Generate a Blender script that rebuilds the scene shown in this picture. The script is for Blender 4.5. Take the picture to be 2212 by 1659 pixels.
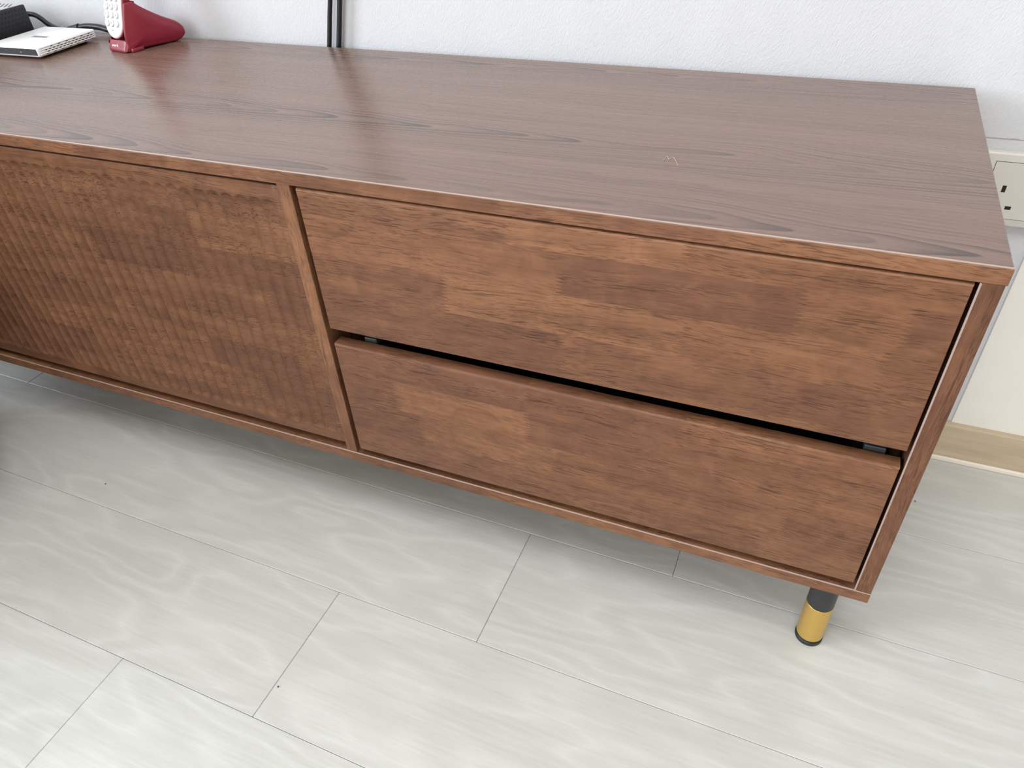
import bpy, bmesh, math, random
from mathutils import Vector, Matrix

for o in list(bpy.data.objects):
    bpy.data.objects.remove(o, do_unlink=True)
scene = bpy.context.scene
COL = scene.collection
R = math.radians
random.seed(7)

# ------------------------------------------------------------------ camera
cam_d = bpy.data.cameras.new('camera')
cam_d.sensor_fit = 'HORIZONTAL'
cam_d.sensor_width = 36.0
cam_d.lens = 36.0 * 1569.95 / 2212.0
cam_d.clip_start = 0.02
cam_d.clip_end = 60
cam = bpy.data.objects.new('camera', cam_d)
COL.objects.link(cam)
cam.location = (-0.13945, -0.95047, 0.79830)
cam.rotation_euler = (R(50.95487), R(2.87771), R(22.48536))
scene.camera = cam

# ------------------------------------------------------------------ world, lights, exposure
world = bpy.data.worlds.new('sky')
scene.world = world
world.use_nodes = True
bg = world.node_tree.nodes['Background']
bg.inputs[0].default_value = (0.80, 0.90, 1.0, 1)
bg.inputs[1].default_value = 1.0

def area(name, loc, aim, sx, sy, power, col):
    d = bpy.data.lights.new(name, 'AREA')
    d.shape = 'RECTANGLE'
    d.size, d.size_y = sx, sy
    d.energy = power
    d.color = col
    o = bpy.data.objects.new(name, d)
    COL.objects.link(o)
    o.location = loc
    o.rotation_euler = (Vector(aim) - Vector(loc)).to_track_quat('-Z', 'Y').to_euler()
    return o
# daylight entering by the window in the left wall and by the balcony window behind the camera
area('window_daylight_left', (-3.36, -2.15, 1.55), (0.0, -1.60, 0.90), 1.7, 1.3, 98, (0.84, 0.93, 1.0))
area('window_daylight_front', (-0.55, -3.96, 1.60), (-0.55, 0.0, 1.00), 2.6, 1.4, 46, (0.98, 0.99, 0.98))
area('overhead_fill_light', (-0.3, -1.35, 2.50), (-0.3, -1.35, 0.0), 0.9, 0.9, 37, (0.97, 1.0, 0.99))  # added overhead fill that brightens the floor and cabinet top; no fixture

vs = scene.view_settings
vs.view_transform = 'Standard'
vs.look = 'None'
vs.gamma = 1.0
vs.use_curve_mapping = False
vs.exposure = 0.05

# ------------------------------------------------------------------ node helpers
class NG:
    def __init__(self, name):
        self.m = bpy.data.materials.new(name)
        self.m.use_nodes = True
        self.t = self.m.node_tree
        self.t.nodes.clear()
        self.out = self.t.nodes.new('ShaderNodeOutputMaterial')
        self.b = self.t.nodes.new('ShaderNodeBsdfPrincipled')
        self.t.links.new(self.b.outputs[0], self.out.inputs[0])
    def put(self, sock, v):
        if v is None:
            return
        if hasattr(v, 'links') or isinstance(v, bpy.types.NodeSocket):
            self.t.links.new(v, sock)
        else:
            if sock.type == 'RGBA' and len(v) == 3:
                v = (*v, 1)
            sock.default_value = v
    def bs(self, **kw):
        for k, v in kw.items():
            self.put(self.b.inputs[k.replace('_', ' ')], v)
    def math(self, op, a, b=None, c=None, clamp=False):
        n = self.t.nodes.new('ShaderNodeMath')
        n.operation = op
        n.use_clamp = clamp
        for i, v in enumerate((a, b, c)):
            if v is not None:
                self.put(n.inputs[i], v)
        return n.outputs[0]
    def xyz(self, x, y, z):
        n = self.t.nodes.new('ShaderNodeCombineXYZ')
        for i, v in enumerate((x, y, z)):
            self.put(n.inputs[i], v)
        return n.outputs[0]
    def sep(self, v):
        n = self.t.nodes.new('ShaderNodeSeparateXYZ')
        self.put(n.inputs[0], v)
        return n.outputs
    def seprgb(self, v):
        n = self.t.nodes.new('ShaderNodeSeparateColor')
        self.put(n.inputs[0], v)
        return n.outputs
    def noise(self, vec, scale=1.0, detail=2.0, rough=0.5, dist=0.0):
        n = self.t.nodes.new('ShaderNodeTexNoise')
        self.put(n.inputs['Vector'], vec)
        n.inputs['Scale'].default_value = scale
        n.inputs['Detail'].default_value = detail
        n.inputs['Roughness'].default_value = rough
        n.inputs['Distortion'].default_value = dist
        return n.outputs[0]
    def map(self, v, a, b, c, d, clamp=True):
        n = self.t.nodes.new('ShaderNodeMapRange')
        n.clamp = clamp
        for i, w in enumerate((v, a, b, c, d)):
            self.put(n.inputs[i], w)
        return n.outputs[0]
    def ramp(self, fac, stops, interp='LINEAR'):
        n = self.t.nodes.new('ShaderNodeValToRGB')
        cr = n.color_ramp
        cr.interpolation = interp
        while len(cr.elements) > 1:
            cr.elements.remove(cr.elements[-1])
        for i, (p, c) in enumerate(stops):
            e = cr.elements[0] if i == 0 else cr.elements.new(p)
            e.position = p
            e.color = (*c[:3], 1)
        self.put(n.inputs[0], fac)
        return n.outputs[0]
    def mix(self, fac, a, b, mode='MIX'):
        n = self.t.nodes.new('ShaderNodeMix')
        n.data_type = 'RGBA'
        n.blend_type = mode
        self.put(n.inputs[0], fac)
        self.put(n.inputs[6], a)
        self.put(n.inputs[7], b)
        return n.outputs[2]
    def bump(self, h, strength, dist, normal=None):
        n = self.t.nodes.new('ShaderNodeBump')
        n.inputs['Strength'].default_value = strength
        n.inputs['Distance'].default_value = dist
        self.put(n.inputs['Height'], h)
        if normal is not None:
            self.put(n.inputs['Normal'], normal)
        return n.outputs[0]
    def pos(self):
        return self.t.nodes.new('ShaderNodeNewGeometry').outputs['Position']
    def objco(self):
        return self.t.nodes.new('ShaderNodeTexCoord').outputs['Object']
    def rand(self):
        return self.t.nodes.new('ShaderNodeObjectInfo').outputs['Random']

def plain(name, col, rough=0.5, metal=0.0, **kw):
    g = NG(name)
    g.bs(Base_Color=col, Roughness=rough, Metallic=metal)
    for k, v in kw.items():
        g.bs(**{k: v})
    return g.m

WOOD_DARK = (0.105, 0.043, 0.022)
WOOD_LITE = (0.262, 0.119, 0.059)
WOOD_PINK = (0.138, 0.058, 0.037)

def stave_wood(name, rows, s_range, along='x', across='z', rough=0.46, seed=0.0, gain=1.0):
    """finger-jointed rubberwood. rows: list of (lower bound, [(start, light, pink), ...]) from the lowest stave row up"""
    g = NG(name)
    P = g.sep(g.pos())
    ax = {'x': 0, 'y': 1, 'z': 2}
    s = P[ax[along]]
    c = P[ax[across]]
    other = P[({0, 1, 2} - {ax[along], ax[across]}).pop()]
    zig = g.math('MULTIPLY', g.math('SUBTRACT', g.math('PINGPONG', c, 0.0019), 0.00095), 4.4)
    st = g.math('ADD', s, zig)
    smin, smax = s_range
    f = g.map(st, smin, smax, 0, 1)
    cur = None
    k = seed
    for zlow, cells in rows:
        stops = []
        for (x0, li, pk) in cells:
            k += 0.137
            stops.append((max(0.0, (x0 - smin) / (smax - smin)), (li, pk, (k * 3.7) % 1.0)))
        rc = g.ramp(f, stops, 'CONSTANT')
        if cur is None:
            cur = rc
        else:
            cur = g.mix(g.math('GREATER_THAN', c, zlow), cur, rc)
    li, pk, idn = g.seprgb(cur)[:3]
    # coordinates of the stave's own grain
    s2 = g.math('ADD', s, g.math('MULTIPLY', idn, 9.7))
    c2 = g.math('ADD', c, g.math('MULTIPLY', idn, 3.3))
    o2 = g.math('ADD', other, g.math('MULTIPLY', idn, 5.1))
    tilt = g.math('MULTIPLY', g.math('SUBTRACT', idn, 0.5), 0.10)
    c3 = g.math('ADD', c2, g.math('MULTIPLY', s2, tilt))
    def vec(a, b):
        return g.xyz(g.math('MULTIPLY', s2, a), g.math('MULTIPLY', c3, b), g.math('MULTIPLY', o2, b))
    warp = g.noise(g.xyz(g.math('MULTIPLY', s2, 9), g.math('MULTIPLY', c3, 26), o2), 1, 2)
    c3 = g.math('ADD', c3, g.math('MULTIPLY', g.math('SUBTRACT', warp, 0.5), 0.012))
    streak = g.noise(vec(7, 230), 1, 4, 0.62)
    broad = g.noise(vec(5, 55), 1, 3, 0.55, 0.4)
    blotch = g.noise(vec(20, 26), 1, 3, 0.62, 1.2)
    pore = g.noise(vec(88, 1150), 1, 1, 0.5)
    pore_m = g.map(pore, 0.545, 0.64, 0, 1)
    longp = g.noise(vec(30, 620), 1, 1, 0.5)
    longp = g.map(longp, 0.595, 0.68, 0, 1)
    pz = g.map(g.noise(vec(7, 60), 1, 2), 0.34, 0.62, 0.15, 1)
    pore_m = g.math('MULTIPLY', g.math('MAXIMUM', g.math('MULTIPLY', pore_m, 0.8), longp), pz)
    v = g.math('ADD', 0.5, g.math('MULTIPLY', g.math('SUBTRACT', li, 0.5), 0.85))
    v = g.math('ADD', v, g.math('MULTIPLY', g.math('SUBTRACT', broad, 0.5), 0.80))
    v = g.math('ADD', v, g.math('MULTIPLY', g.math('SUBTRACT', streak, 0.5), 0.85))
    v = g.math('ADD', v, g.math('MULTIPLY', g.math('SUBTRACT', blotch, 0.5), 1.15), clamp=True)
    col = g.mix(v, WOOD_DARK, WOOD_LITE)
    pkv = g.math('MULTIPLY', pk, g.map(blotch, 0.3, 0.7, 0.75, 0.35))
    col = g.mix(pkv, col, WOOD_PINK)
    col = g.mix(g.math('MULTIPLY', pore_m, 0.76), col, (0.046, 0.017, 0.009))
    if gain != 1.0:
        col = g.mix(1.0, col, (gain, gain, gain), 'MULTIPLY')
    h = g.math('SUBTRACT', g.math('MULTIPLY', streak, 0.35), pore_m)
    g.bs(Base_Color=col, Roughness=g.map(streak, 0.3, 0.7, rough - 0.05, rough + 0.06),
         Normal=g.bump(h, 0.22, 0.0006))
    g.b.inputs['Specular IOR Level'].default_value = 0.30
    return g.m

def rand_rows(z0, z1, pitch, phase, smin, smax, lmin, lmax, seed):
    rnd = random.Random(seed)
    rows = []
    z = phase
    while z > z0:
        z -= pitch
    while z < z1:
        x = smin - rnd.uniform(0, lmin)
        cells = []
        while x < smax:
            cells.append((x, rnd.uniform(0.22, 0.78), rnd.choice((0, 0, 0.2, 0.5, 0.8))))
            x += rnd.uniform(lmin, lmax)
        fixed = [c for c in cells if c[0] > smin]
        base = [c for c in cells if c[0] <= smin]
        rows.append((z, [(smin, base[-1][1], base[-1][2])] + fixed))
        z += pitch
    return rows

# ------------------------------------------------------------------ materials
def walnut_laminate():
    """walnut print on the top board: two rows of cathedral arches running along x"""
    g = NG('walnut_laminate')
    P = g.sep(g.pos())
    x, y = P[0], P[1]
    w1 = g.noise(g.xyz(g.math('MULTIPLY', x, 3.2), g.math('MULTIPLY', y, 8), 0.3), 1, 3, 0.55)
    w2 = g.noise(g.xyz(g.math('MULTIPLY', x, 14), g.math('MULTIPLY', y, 60), 4.3), 1, 2, 0.5)
    yy = g.math('ADD', y, g.math('MULTIPLY', g.math('SUBTRACT', w1, 0.5), 0.030))
    yy = g.math('ADD', yy, g.math('MULTIPLY', g.math('SUBTRACT', w2, 0.5), 0.0035))
    def band(yc, w):
        d = g.math('ABSOLUTE', g.math('SUBTRACT', yy, yc))
        # rounded arch near the spine, then straight flanks
        return g.math('SUBTRACT', g.math('SQRT', g.math('ADD', g.math('MULTIPLY', d, d), w * w)), w)
    d = g.math('MINIMUM', band(-0.276, 0.010), band(-0.051, 0.008))
    d = g.math('SMOOTH_MIN', d, g.math('ADD', band(-0.405, 0.012), 0.012), 0.02)
    xw = g.math('ADD', x, g.math('MULTIPLY', g.math('SUBTRACT', w1, 0.5), 0.40))
    f = g.math('ADD', g.math('MULTIPLY', xw, 11.0), g.math('MULTIPLY', d, 205.0))
    ring = g.math('FRACT', f)
    ringid = g.math('FLOOR', f)
    idn = g.t.nodes.new('ShaderNodeTexWhiteNoise')
    idn.noise_dimensions = '1D'
    g.put(idn.inputs['W'], ringid)
    # dark late wood that fades away from the ring's edge
    late = g.math('POWER', ring, 2.0)
    late = g.math('MULTIPLY', late, g.map(ring, 0.95, 1.0, 1, 0))
    late = g.math('MULTIPLY', late, g.map(idn.outputs[0], 0, 1, 0.25, 1.0))
    late = g.math('MULTIPLY', late, g.map(d, 0.0, 0.040, 1.0, 0.28))
    streak = g.noise(g.xyz(g.math('MULTIPLY', x, 1.6), g.math('MULTIPLY', yy, 210), 0), 1, 3, 0.6)
    fine = g.noise(g.xyz(g.math('MULTIPLY', x, 12), g.math('MULTIPLY', yy, 800), 2.2), 1, 2, 0.5)
    broad = g.noise(g.xyz(g.math('MULTIPLY', x, 1.4), g.math('MULTIPLY', yy, 26), 7), 1, 3, 0.5)
    v = g.math('ADD', 0.66, g.math('MULTIPLY', g.math('SUBTRACT', streak, 0.5), 0.62))
    v = g.math('ADD', v, g.math('MULTIPLY', g.math('SUBTRACT', fine, 0.5), 0.30))
    v = g.math('ADD', v, g.math('MULTIPLY', g.math('SUBTRACT', broad, 0.5), 0.42))
    v = g.math('SUBTRACT', v, g.math('MULTIPLY', late, 1.10), clamp=True)
    col = g.mix(v, (0.060, 0.037, 0.031), (0.232, 0.139, 0.107))
    rough = g.map(streak, 0.3, 0.7, 0.24, 0.31)
    g.bs(Base_Color=col, Roughness=rough, Normal=g.bump(fine, 0.10, 0.0004))
    g.b.inputs['Specular IOR Level'].default_value = 0.68
    return g.m

def plank_oak():
    g = NG('pale_oak_vinyl')
    P = g.sep(g.objco())
    r = g.rand()
    x = g.math('ADD', P[0], g.math('MULTIPLY', r, 13.0))
    y = g.math('ADD', P[1], g.math('MULTIPLY', r, 5.0))
    w1 = g.noise(g.xyz(g.math('MULTIPLY', x, 2.4), g.math('MULTIPLY', y, 9.0), r), 1, 2.5, 0.5)
    w2 = g.noise(g.xyz(g.math('MULTIPLY', x, 7), g.math('MULTIPLY', y, 30), 3), 1, 2, 0.5)
    f = g.math('ADD', g.math('MULTIPLY', w1, 19.0), g.math('MULTIPLY', y, 42.0))
    f = g.math('ADD', f, g.math('MULTIPLY', w2, 1.4))
    ring = g.math('PINGPONG', f, 1.0)
    ring = g.math('MULTIPLY', ring, ring)
    streak = g.noise(g.xyz(g.math('MULTIPLY', x, 7), g.math('MULTIPLY', y, 230), 1.0), 1, 4, 0.62)
    fine = g.noise(g.xyz(g.math('MULTIPLY', x, 40), g.math('MULTIPLY', y, 1000), 5.0), 1, 2, 0.5)
    broad = g.noise(g.xyz(g.math('MULTIPLY', x, 1.8), g.math('MULTIPLY', y, 12), 8.0), 1, 2)
    v = g.math('ADD', 0.52, g.math('MULTIPLY', g.math('SUBTRACT', ring, 0.45), 0.26))
    v = g.math('ADD', v, g.math('MULTIPLY', g.math('SUBTRACT', streak, 0.5), 0.62))
    v = g.math('ADD', v, g.math('MULTIPLY', g.math('SUBTRACT', fine, 0.5), 0.35))
    v = g.math('ADD', v, g.math('MULTIPLY', g.math('SUBTRACT', broad, 0.5), 0.5), clamp=True)
    v = g.math('ADD', v, g.math('MULTIPLY', g.math('SUBTRACT', r, 0.5), 0.10), clamp=True)
    col = g.mix(v, (0.430, 0.425, 0.405), (0.630, 0.630, 0.612))
    g.bs(Base_Color=col, Roughness=g.map(streak, 0.3, 0.7, 0.38, 0.46), Normal=g.bump(streak, 0.16, 0.0006))
    g.b.inputs['Specular IOR Level'].default_value = 0.45
    return g.m

def plaster(name, col, fine=1.0, stroke=1.0):
    g = NG(name)
    p = g.pos()
    P = g.sep(p)
    # brushed strokes leaning to the upper right plus a fine roller stipple
    sx = g.math('ADD', P[0], g.math('MULTIPLY', P[2], -0.35))
    st = g.noise(g.xyz(g.math('MULTIPLY', sx, 430), g.math('MULTIPLY', P[1], 150), g.math('MULTIPLY', P[2], 170)), 1, 3, 0.55, 0.8)
    nn = g.noise(p, 420, 2, 0.6)
    big = g.noise(p, 22, 2)
    h = g.math('ADD', g.math('MULTIPLY', st, stroke), g.math('MULTIPLY', nn, 0.45 * fine))
    h = g.math('ADD', h, g.math('MULTIPLY', big, 0.5))
    c = g.mix(g.map(big, 0.35, 0.65, 0, 1), col, tuple(v * 0.975 for v in col))
    g.bs(Base_Color=c, Roughness=0.72, Normal=g.bump(h, 0.5, 0.0012))
    return g.m

M = {}
M['walnut'] = walnut_laminate()
M['plank'] = plank_oak()
M['wall'] = plaster('white_textured_plaster', (0.592, 0.596, 0.630))
M['wall_smooth'] = plaster('smooth_cream_plaster', (0.80, 0.775, 0.735), 0.15, 0.06)
M['room'] = plain('matt_room_paint', (0.70, 0.655, 0.59), 0.8)
M['room_warm'] = plain('cream_room_paint', (0.70, 0.60, 0.48), 0.8)
M['subfloor'] = plain('grey_screed', (0.30, 0.29, 0.27), 0.9)
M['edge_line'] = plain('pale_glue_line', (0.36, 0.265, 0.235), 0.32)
M['interior'] = plain('dark_cabinet_inside', (0.035, 0.022, 0.016), 0.7)
M['rail'] = plain('grey_drawer_runner', (0.10, 0.105, 0.11), 0.35, 0.6)
M['black_metal'] = plain('black_powder_coat', (0.022, 0.022, 0.025), 0.42)
M['rubber'] = plain('black_rubber', (0.010, 0.010, 0.011), 0.45)
M['white_plastic'] = plain('white_gloss_plastic', (0.82, 0.82, 0.83), 0.25)
M['face_plastic'] = plain('ivory_white_plastic', (0.86, 0.86, 0.83), 0.32)
M['grey_print'] = plain('grey_print', (0.20, 0.20, 0.21), 0.5)
M['key_plastic'] = plain('pearl_grey_plastic', (0.70, 0.70, 0.71), 0.35)
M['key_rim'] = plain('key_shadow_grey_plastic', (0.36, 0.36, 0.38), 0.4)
M['red_plastic'] = plain('crimson_satin_plastic', (0.215, 0.012, 0.030), 0.33)
M['red_light'] = plain('rose_seam_plastic', (0.62, 0.24, 0.30), 0.35)
M['white_print'] = plain('white_print', (0.85, 0.80, 0.82), 0.5)
M['black_plastic'] = plain('black_satin_plastic', (0.012, 0.013, 0.018), 0.45)
M['black_gloss'] = plain('black_gloss_plastic', (0.006, 0.006, 0.008), 0.35)
M['black_gloss'].node_tree.nodes['Principled BSDF'].inputs['Specular IOR Level'].default_value = 0.25
M['grey_top'] = plain('silver_grey_plastic', (0.42, 0.43, 0.45), 0.35)
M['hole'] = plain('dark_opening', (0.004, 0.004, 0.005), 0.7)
M['cable'] = plain('black_cable_sheath', (0.010, 0.010, 0.011), 0.38)
M['socket'] = plain('warm_white_switch_plastic', (0.60, 0.575, 0.54), 0.32)
M['chip'] = plain('exposed_grey_render', (0.36, 0.34, 0.31), 0.9)
M['caulk'] = plain('cream_caulk', (0.76, 0.70, 0.62), 0.5)
M['hair'] = plain('pale_hair', (0.55, 0.42, 0.32), 0.4)
M['crumb'] = plain('dark_crumb', (0.05, 0.05, 0.045), 0.8)
M['leather'] = plain('brown_leather', (0.070, 0.038, 0.021), 0.5)
M['led'] = plain('clear_indicator_lens', (0.8, 0.82, 0.85), 0.2)

def brass():
    g = NG('brushed_brass')
    P = g.sep(g.pos())
    n = g.noise(g.xyz(g.math('MULTIPLY', P[0], 50), g.math('MULTIPLY', P[1], 50), g.math('MULTIPLY', P[2], 900)), 1, 2)
    g.bs(Base_Color=(0.70, 0.46, 0.13), Metallic=0.85, Roughness=g.map(n, 0.3, 0.7, 0.30, 0.40))
    return g.m
M['brass'] = brass()

def skirting_wood():
    g = NG('tan_oak_skirting')
    P = g.sep(g.pos())
    s = g.noise(g.xyz(g.math('MULTIPLY', P[0], 6), 0.0, g.math('MULTIPLY', P[2], 170)), 1, 3, 0.6)
    b = g.noise(g.xyz(g.math('MULTIPLY', P[0], 7), 2.0, g.math('MULTIPLY', P[2], 45)), 1, 2, 0.5, 0.5)
    v = g.math('ADD', g.math('MULTIPLY', s, 0.5), g.math('MULTIPLY', b, 0.5))
    g.bs(Base_Color=g.mix(g.map(v, 0.3, 0.7, 0, 1), (0.40, 0.315, 0.215), (0.58, 0.475, 0.35)), Roughness=0.5)
    return g.m
M['skirting'] = skirting_wood()

# ------------------------------------------------------------------ mesh helpers
def link(name, bm, mat, parent=None, smooth=None, origin=None):
    """mesh coordinates are world coordinates; the object is placed at its parent's base (or at origin)"""
    base = Vector((0, 0, 0))
    if parent is not None:
        base = parent['_base']
        base = Vector(base)
    elif origin is not None:
        base = Vector(origin)
    bmesh.ops.translate(bm, verts=bm.verts, vec=-base)
    me = bpy.data.meshes.new(name)
    bm.to_mesh(me)
    bm.free()
    mats = mat if isinstance(mat, (list, tuple)) else [mat]
    for m in mats:
        me.materials.append(m)
    if smooth is not None:
        me.polygons.foreach_set('use_smooth', [True] * len(me.polygons))
        if smooth < 180:
            me.set_sharp_from_angle(angle=R(smooth))
    o = bpy.data.objects.new(name, me)
    COL.objects.link(o)
    if parent is not None:
        o.parent = parent
        o['_base'] = tuple(base)
    else:
        o.location = base
        o['_base'] = tuple(base)
    return o

def thing(name, label, cat, base, group=None):
    o = bpy.data.objects.new(name, None)
    o.empty_display_size = 0.05
    COL.objects.link(o)
    o.location = base
    o['_base'] = tuple(base)
    o['label'] = label
    o['category'] = cat
    if group:
        o['group'] = group
    return o

def tag(o, label, cat, group=None):
    o['label'] = label
    o['category'] = cat
    if group:
        o['group'] = group
    return o

def struct(o):
    o['kind'] = 'structure'
    return o

def box(x0, x1, y0, y1, z0, z1, bev=0.0, seg=2, bm=None):
    b = bmesh.new()
    r = bmesh.ops.create_cube(b, size=1.0)
    for v in b.verts:
        v.co = Vector((x0 + (v.co.x + .5) * (x1 - x0), y0 + (v.co.y + .5) * (y1 - y0), z0 + (v.co.z + .5) * (z1 - z0)))
    if bev > 0:
        bmesh.ops.bevel(b, geom=list(b.edges), offset=bev, segments=seg, profile=0.5, affect='EDGES')
    if bm is not None:
        me = bpy.data.meshes.new('tmp')
        b.to_mesh(me)
        b.free()
        bm.from_mesh(me)
        bpy.data.meshes.remove(me)
        return bm
    return b

def tube(pts, rad, seg=12, smooth_steps=8, closed_caps=True):
    """round tube along a Catmull-Rom path"""
    P = [Vector(p) for p in pts]
    path = []
    for i in range(len(P) - 1):
        p0 = P[max(i - 1, 0)]
        p1, p2 = P[i], P[i + 1]
        p3 = P[min(i + 2, len(P) - 1)]
        for k in range(smooth_steps):
            t = k / smooth_steps
            path.append(0.5 * ((2 * p1) + (p2 - p0) * t + (2 * p0 - 5 * p1 + 4 * p2 - p3) * t * t + (3 * p1 - p0 - 3 * p2 + p3) * t ** 3))
    path.append(P[-1])
    bm = bmesh.new()
    up = Vector((0, 0, 1))
    rings = []
    prev = None
    for i, p in enumerate(path):
        d = (path[min(i + 1, len(path) - 1)] - path[max(i - 1, 0)]).normalized()
        if prev is None:
            a = d.orthogonal().normalized()
        else:
            a = (prev - d * prev.dot(d)).normalized()
        prev = a
        b = d.cross(a)
        rr = rad(i / (len(path) - 1)) if callable(rad) else rad
        rings.append([bm.verts.new(p + (a * math.cos(2 * math.pi * k / seg) + b * math.sin(2 * math.pi * k / seg)) * rr) for k in range(seg)])
    for i in range(len(rings) - 1):
        for k in range(seg):
            bm.faces.new((rings[i][k], rings[i][(k + 1) % seg], rings[i + 1][(k + 1) % seg], rings[i + 1][k]))
    bm.faces.new(rings[0][::-1])
    bm.faces.new(rings[-1])
    return bm

def lathe(cx, cy, prof, seg=48):
    """prof: list of (radius, z) from the bottom up, closed with caps"""
    bm = bmesh.new()
    rings = []
    for r, z in prof:
        rings.append([bm.verts.new((cx + r * math.cos(2 * math.pi * k / seg), cy + r * math.sin(2 * math.pi * k / seg), z)) for k in range(seg)])
    for i in range(len(rings) - 1):
        for k in range(seg):
            bm.faces.new((rings[i][k], rings[i][(k + 1) % seg], rings[i + 1][(k + 1) % seg], rings[i + 1][k]))
    bm.faces.new(rings[0][::-1])
    bm.faces.new(rings[-1])
    return bm

def frame_map(bm, O, ex, ey, ez):
    """local (x, y, z) of every vertex becomes O + x*ex + y*ey + z*ez"""
    O, ex, ey, ez = Vector(O), Vector(ex), Vector(ey), Vector(ez)
    for v in bm.verts:
        c = v.co.copy()
        v.co = O + ex * c.x + ey * c.y + ez * c.z
    return bm

def text_bm(txt, size, depth):
    cu = bpy.data.curves.new('txt', 'FONT')
    cu.body = txt
    cu.size = size
    cu.extrude = depth
    cu.align_x = 'CENTER'
    cu.align_y = 'CENTER'
    cu.resolution_u = 3
    o = bpy.data.objects.new('txt', cu)
    COL.objects.link(o)
    dg = bpy.context.evaluated_depsgraph_get()
    me = bpy.data.meshes.new_from_object(o.evaluated_get(dg))
    bm = bmesh.new()
    bm.from_mesh(me)
    bpy.data.objects.remove(o)
    bpy.data.curves.remove(cu)
    bpy.data.meshes.remove(me)
    return bm

# ------------------------------------------------------------------ measures (metres)
H = 0.52892                   # top of the cabinet
ZU = 0.51474                  # underside of the top board
ZB, ZB0 = 0.15179, 0.13680    # bottom board
YF, YB = -0.420, -0.020       # front and back of the cabinet
XL = -2.000                   # left end of the cabinet (outside the picture)

# ------------------------------------------------------------------ room shell
floor = struct(link('floor', box(-3.4, 2.2, -4.0, 0.0, -0.06, -0.0035), M['subfloor'], None))
PW, PL, GAP = 0.178, 1.2, 0.0004
slope = -0.009
pb = box(-PL / 2 + GAP / 2, PL / 2 - GAP / 2, -PW / 2 + GAP / 2, PW / 2 - GAP / 2, -0.0030, 0.0, 0.0006, 1)
pme = bpy.data.meshes.new('plank')
pb.to_mesh(pb and pme)
pb.free()
pme.materials.append(M['plank'])
for k in range(-2, 17):
    ytop0 = -0.3555 - PW * (k - 0)          # seam above row k at x = 0
    xj = -0.403 - 0.2 * k                   # a short joint of this row
    while xj > -3.2:
        xj -= PL
    i = 0
    while xj < 2.15:
        xc = xj + PL / 2
        yc = ytop0 - PW / 2 + slope * xc
        if yc > -0.10:
            yc = yc
        if -3.4 + PL / 2 <= xc <= 2.2 - PL / 2 + 0.1 and yc - PW / 2 - 0.02 > -4.0 and yc + PW / 2 < 0.02:
            p = bpy.data.objects.new('plank', pme)
            COL.objects.link(p)
            p.location = (xc, yc, 0)
            p.rotation_euler = (0, 0, math.atan(slope))
            p.parent = floor
        xj += PL

# wall behind the cabinet
struct(link('wall_back', box(-3.4, 2.2, 0.0, 0.15, -0.0035, 2.6), M['wall'], None))
wall_back = bpy.data.objects['wall_back']
# ragged paint line above the socket, flaked down to the grey render
def ragged(x0, x1, z, seed):
    rnd = random.Random(seed)
    bm = bmesh.new()
    n = int((x1 - x0) / 0.0022)
    top, bot = [], []
    chip = 0
    for i in range(n + 1):
        x = x0 + (x1 - x0) * i / n
        if chip <= 0 and rnd.random() < 0.13:
            chip = rnd.randint(1, 4)
            amp = rnd.uniform(0.0004, 0.0012)
        h = 0.00025 + rnd.uniform(0, 0.0002)
        if chip > 0:
            h += amp * rnd.uniform(0.7, 1.0)
            chip -= 1
        top.append((x, z + h))
        bot.append((x, z - 0.00035 - rnd.uniform(0, 0.0003)))
    for yy in (-0.0004, 0.0):
        pass
    f = [[bm.verts.new((x, -0.0004, zz)) for x, zz in r] for r in (bot, top)]
    k = [[bm.verts.new((x, 0.0002, zz)) for x, zz in r] for r in (bot, top)]
    for i in range(n):
        bm.faces.new((f[0][i], f[0][i + 1], f[1][i + 1], f[1][i]))
        bm.faces.new((f[1][i], f[1][i + 1], k[1][i + 1], k[1][i]))
        bm.faces.new((f[0][i + 1], f[0][i], k[0][i], k[0][i + 1]))
    return bm
link('paint_chips', ragged(-0.02, 0.34, 0.4712, 5), M['chip'], wall_back)['label'] = 'flaked grey paint line above the socket'
# smooth plaster patch low on the wall, right of the cabinet
struct(link('trim_1', box(0.1140, 1.4, -0.0030, 0.001, 0.060, 0.362, 0.0012, 2), M['wall_smooth'], None))
# skirting board with its caulked foot
sk = struct(link('baseboard_back', box(-3.4, 2.2, -0.0120, 0.001, 0.0, 0.0660, 0.0015, 2), M['skirting'], None))
link('caulk_strip', box(-3.4, 2.2, -0.0160, -0.0115, 0.0, 0.0085, 0.002, 2), M['caulk'], sk)['label'] = 'cream caulk strip along the floor'

# the rest of the room, outside the picture: plain walls with openings for the two windows
struct(link('ceiling', box(-3.55, 2.35, -4.15, 0.15, 2.6, 2.7), M['room'], None))
struct(link('wall_right', box(2.2, 2.35, -4.15, 0.15, -0.06, 2.6), M['room_warm'], None))
def wall_with_hole(name, axis, pos0, pos1, a0, a1, h0, h1, z0, z1):
    bm = bmesh.new()
    def add(u0, u1, v0, v1):
        if axis == 'x':
            box(pos0, pos1, u0, u1, v0, v1, bm=bm)
        else:
            box(u0, u1, pos0, pos1, v0, v1, bm=bm)
    add(a0, h0, -0.06, 2.6)
    add(h1, a1, -0.06, 2.6)
    add(h0, h1, -0.06, z0)
    add(h0, h1, z1, 2.6)
    return struct(link(name, bm, M['room'], None))
wall_with_hole('wall_left', 'x', -3.55, -3.40, -4.15, 0.15, -3.00, -1.30, 0.90, 2.20)
wall_with_hole('wall_front', 'y', -4.15, -4.0, -3.40, 2.2, -1.85, 0.75, 0.90, 2.30)

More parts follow.
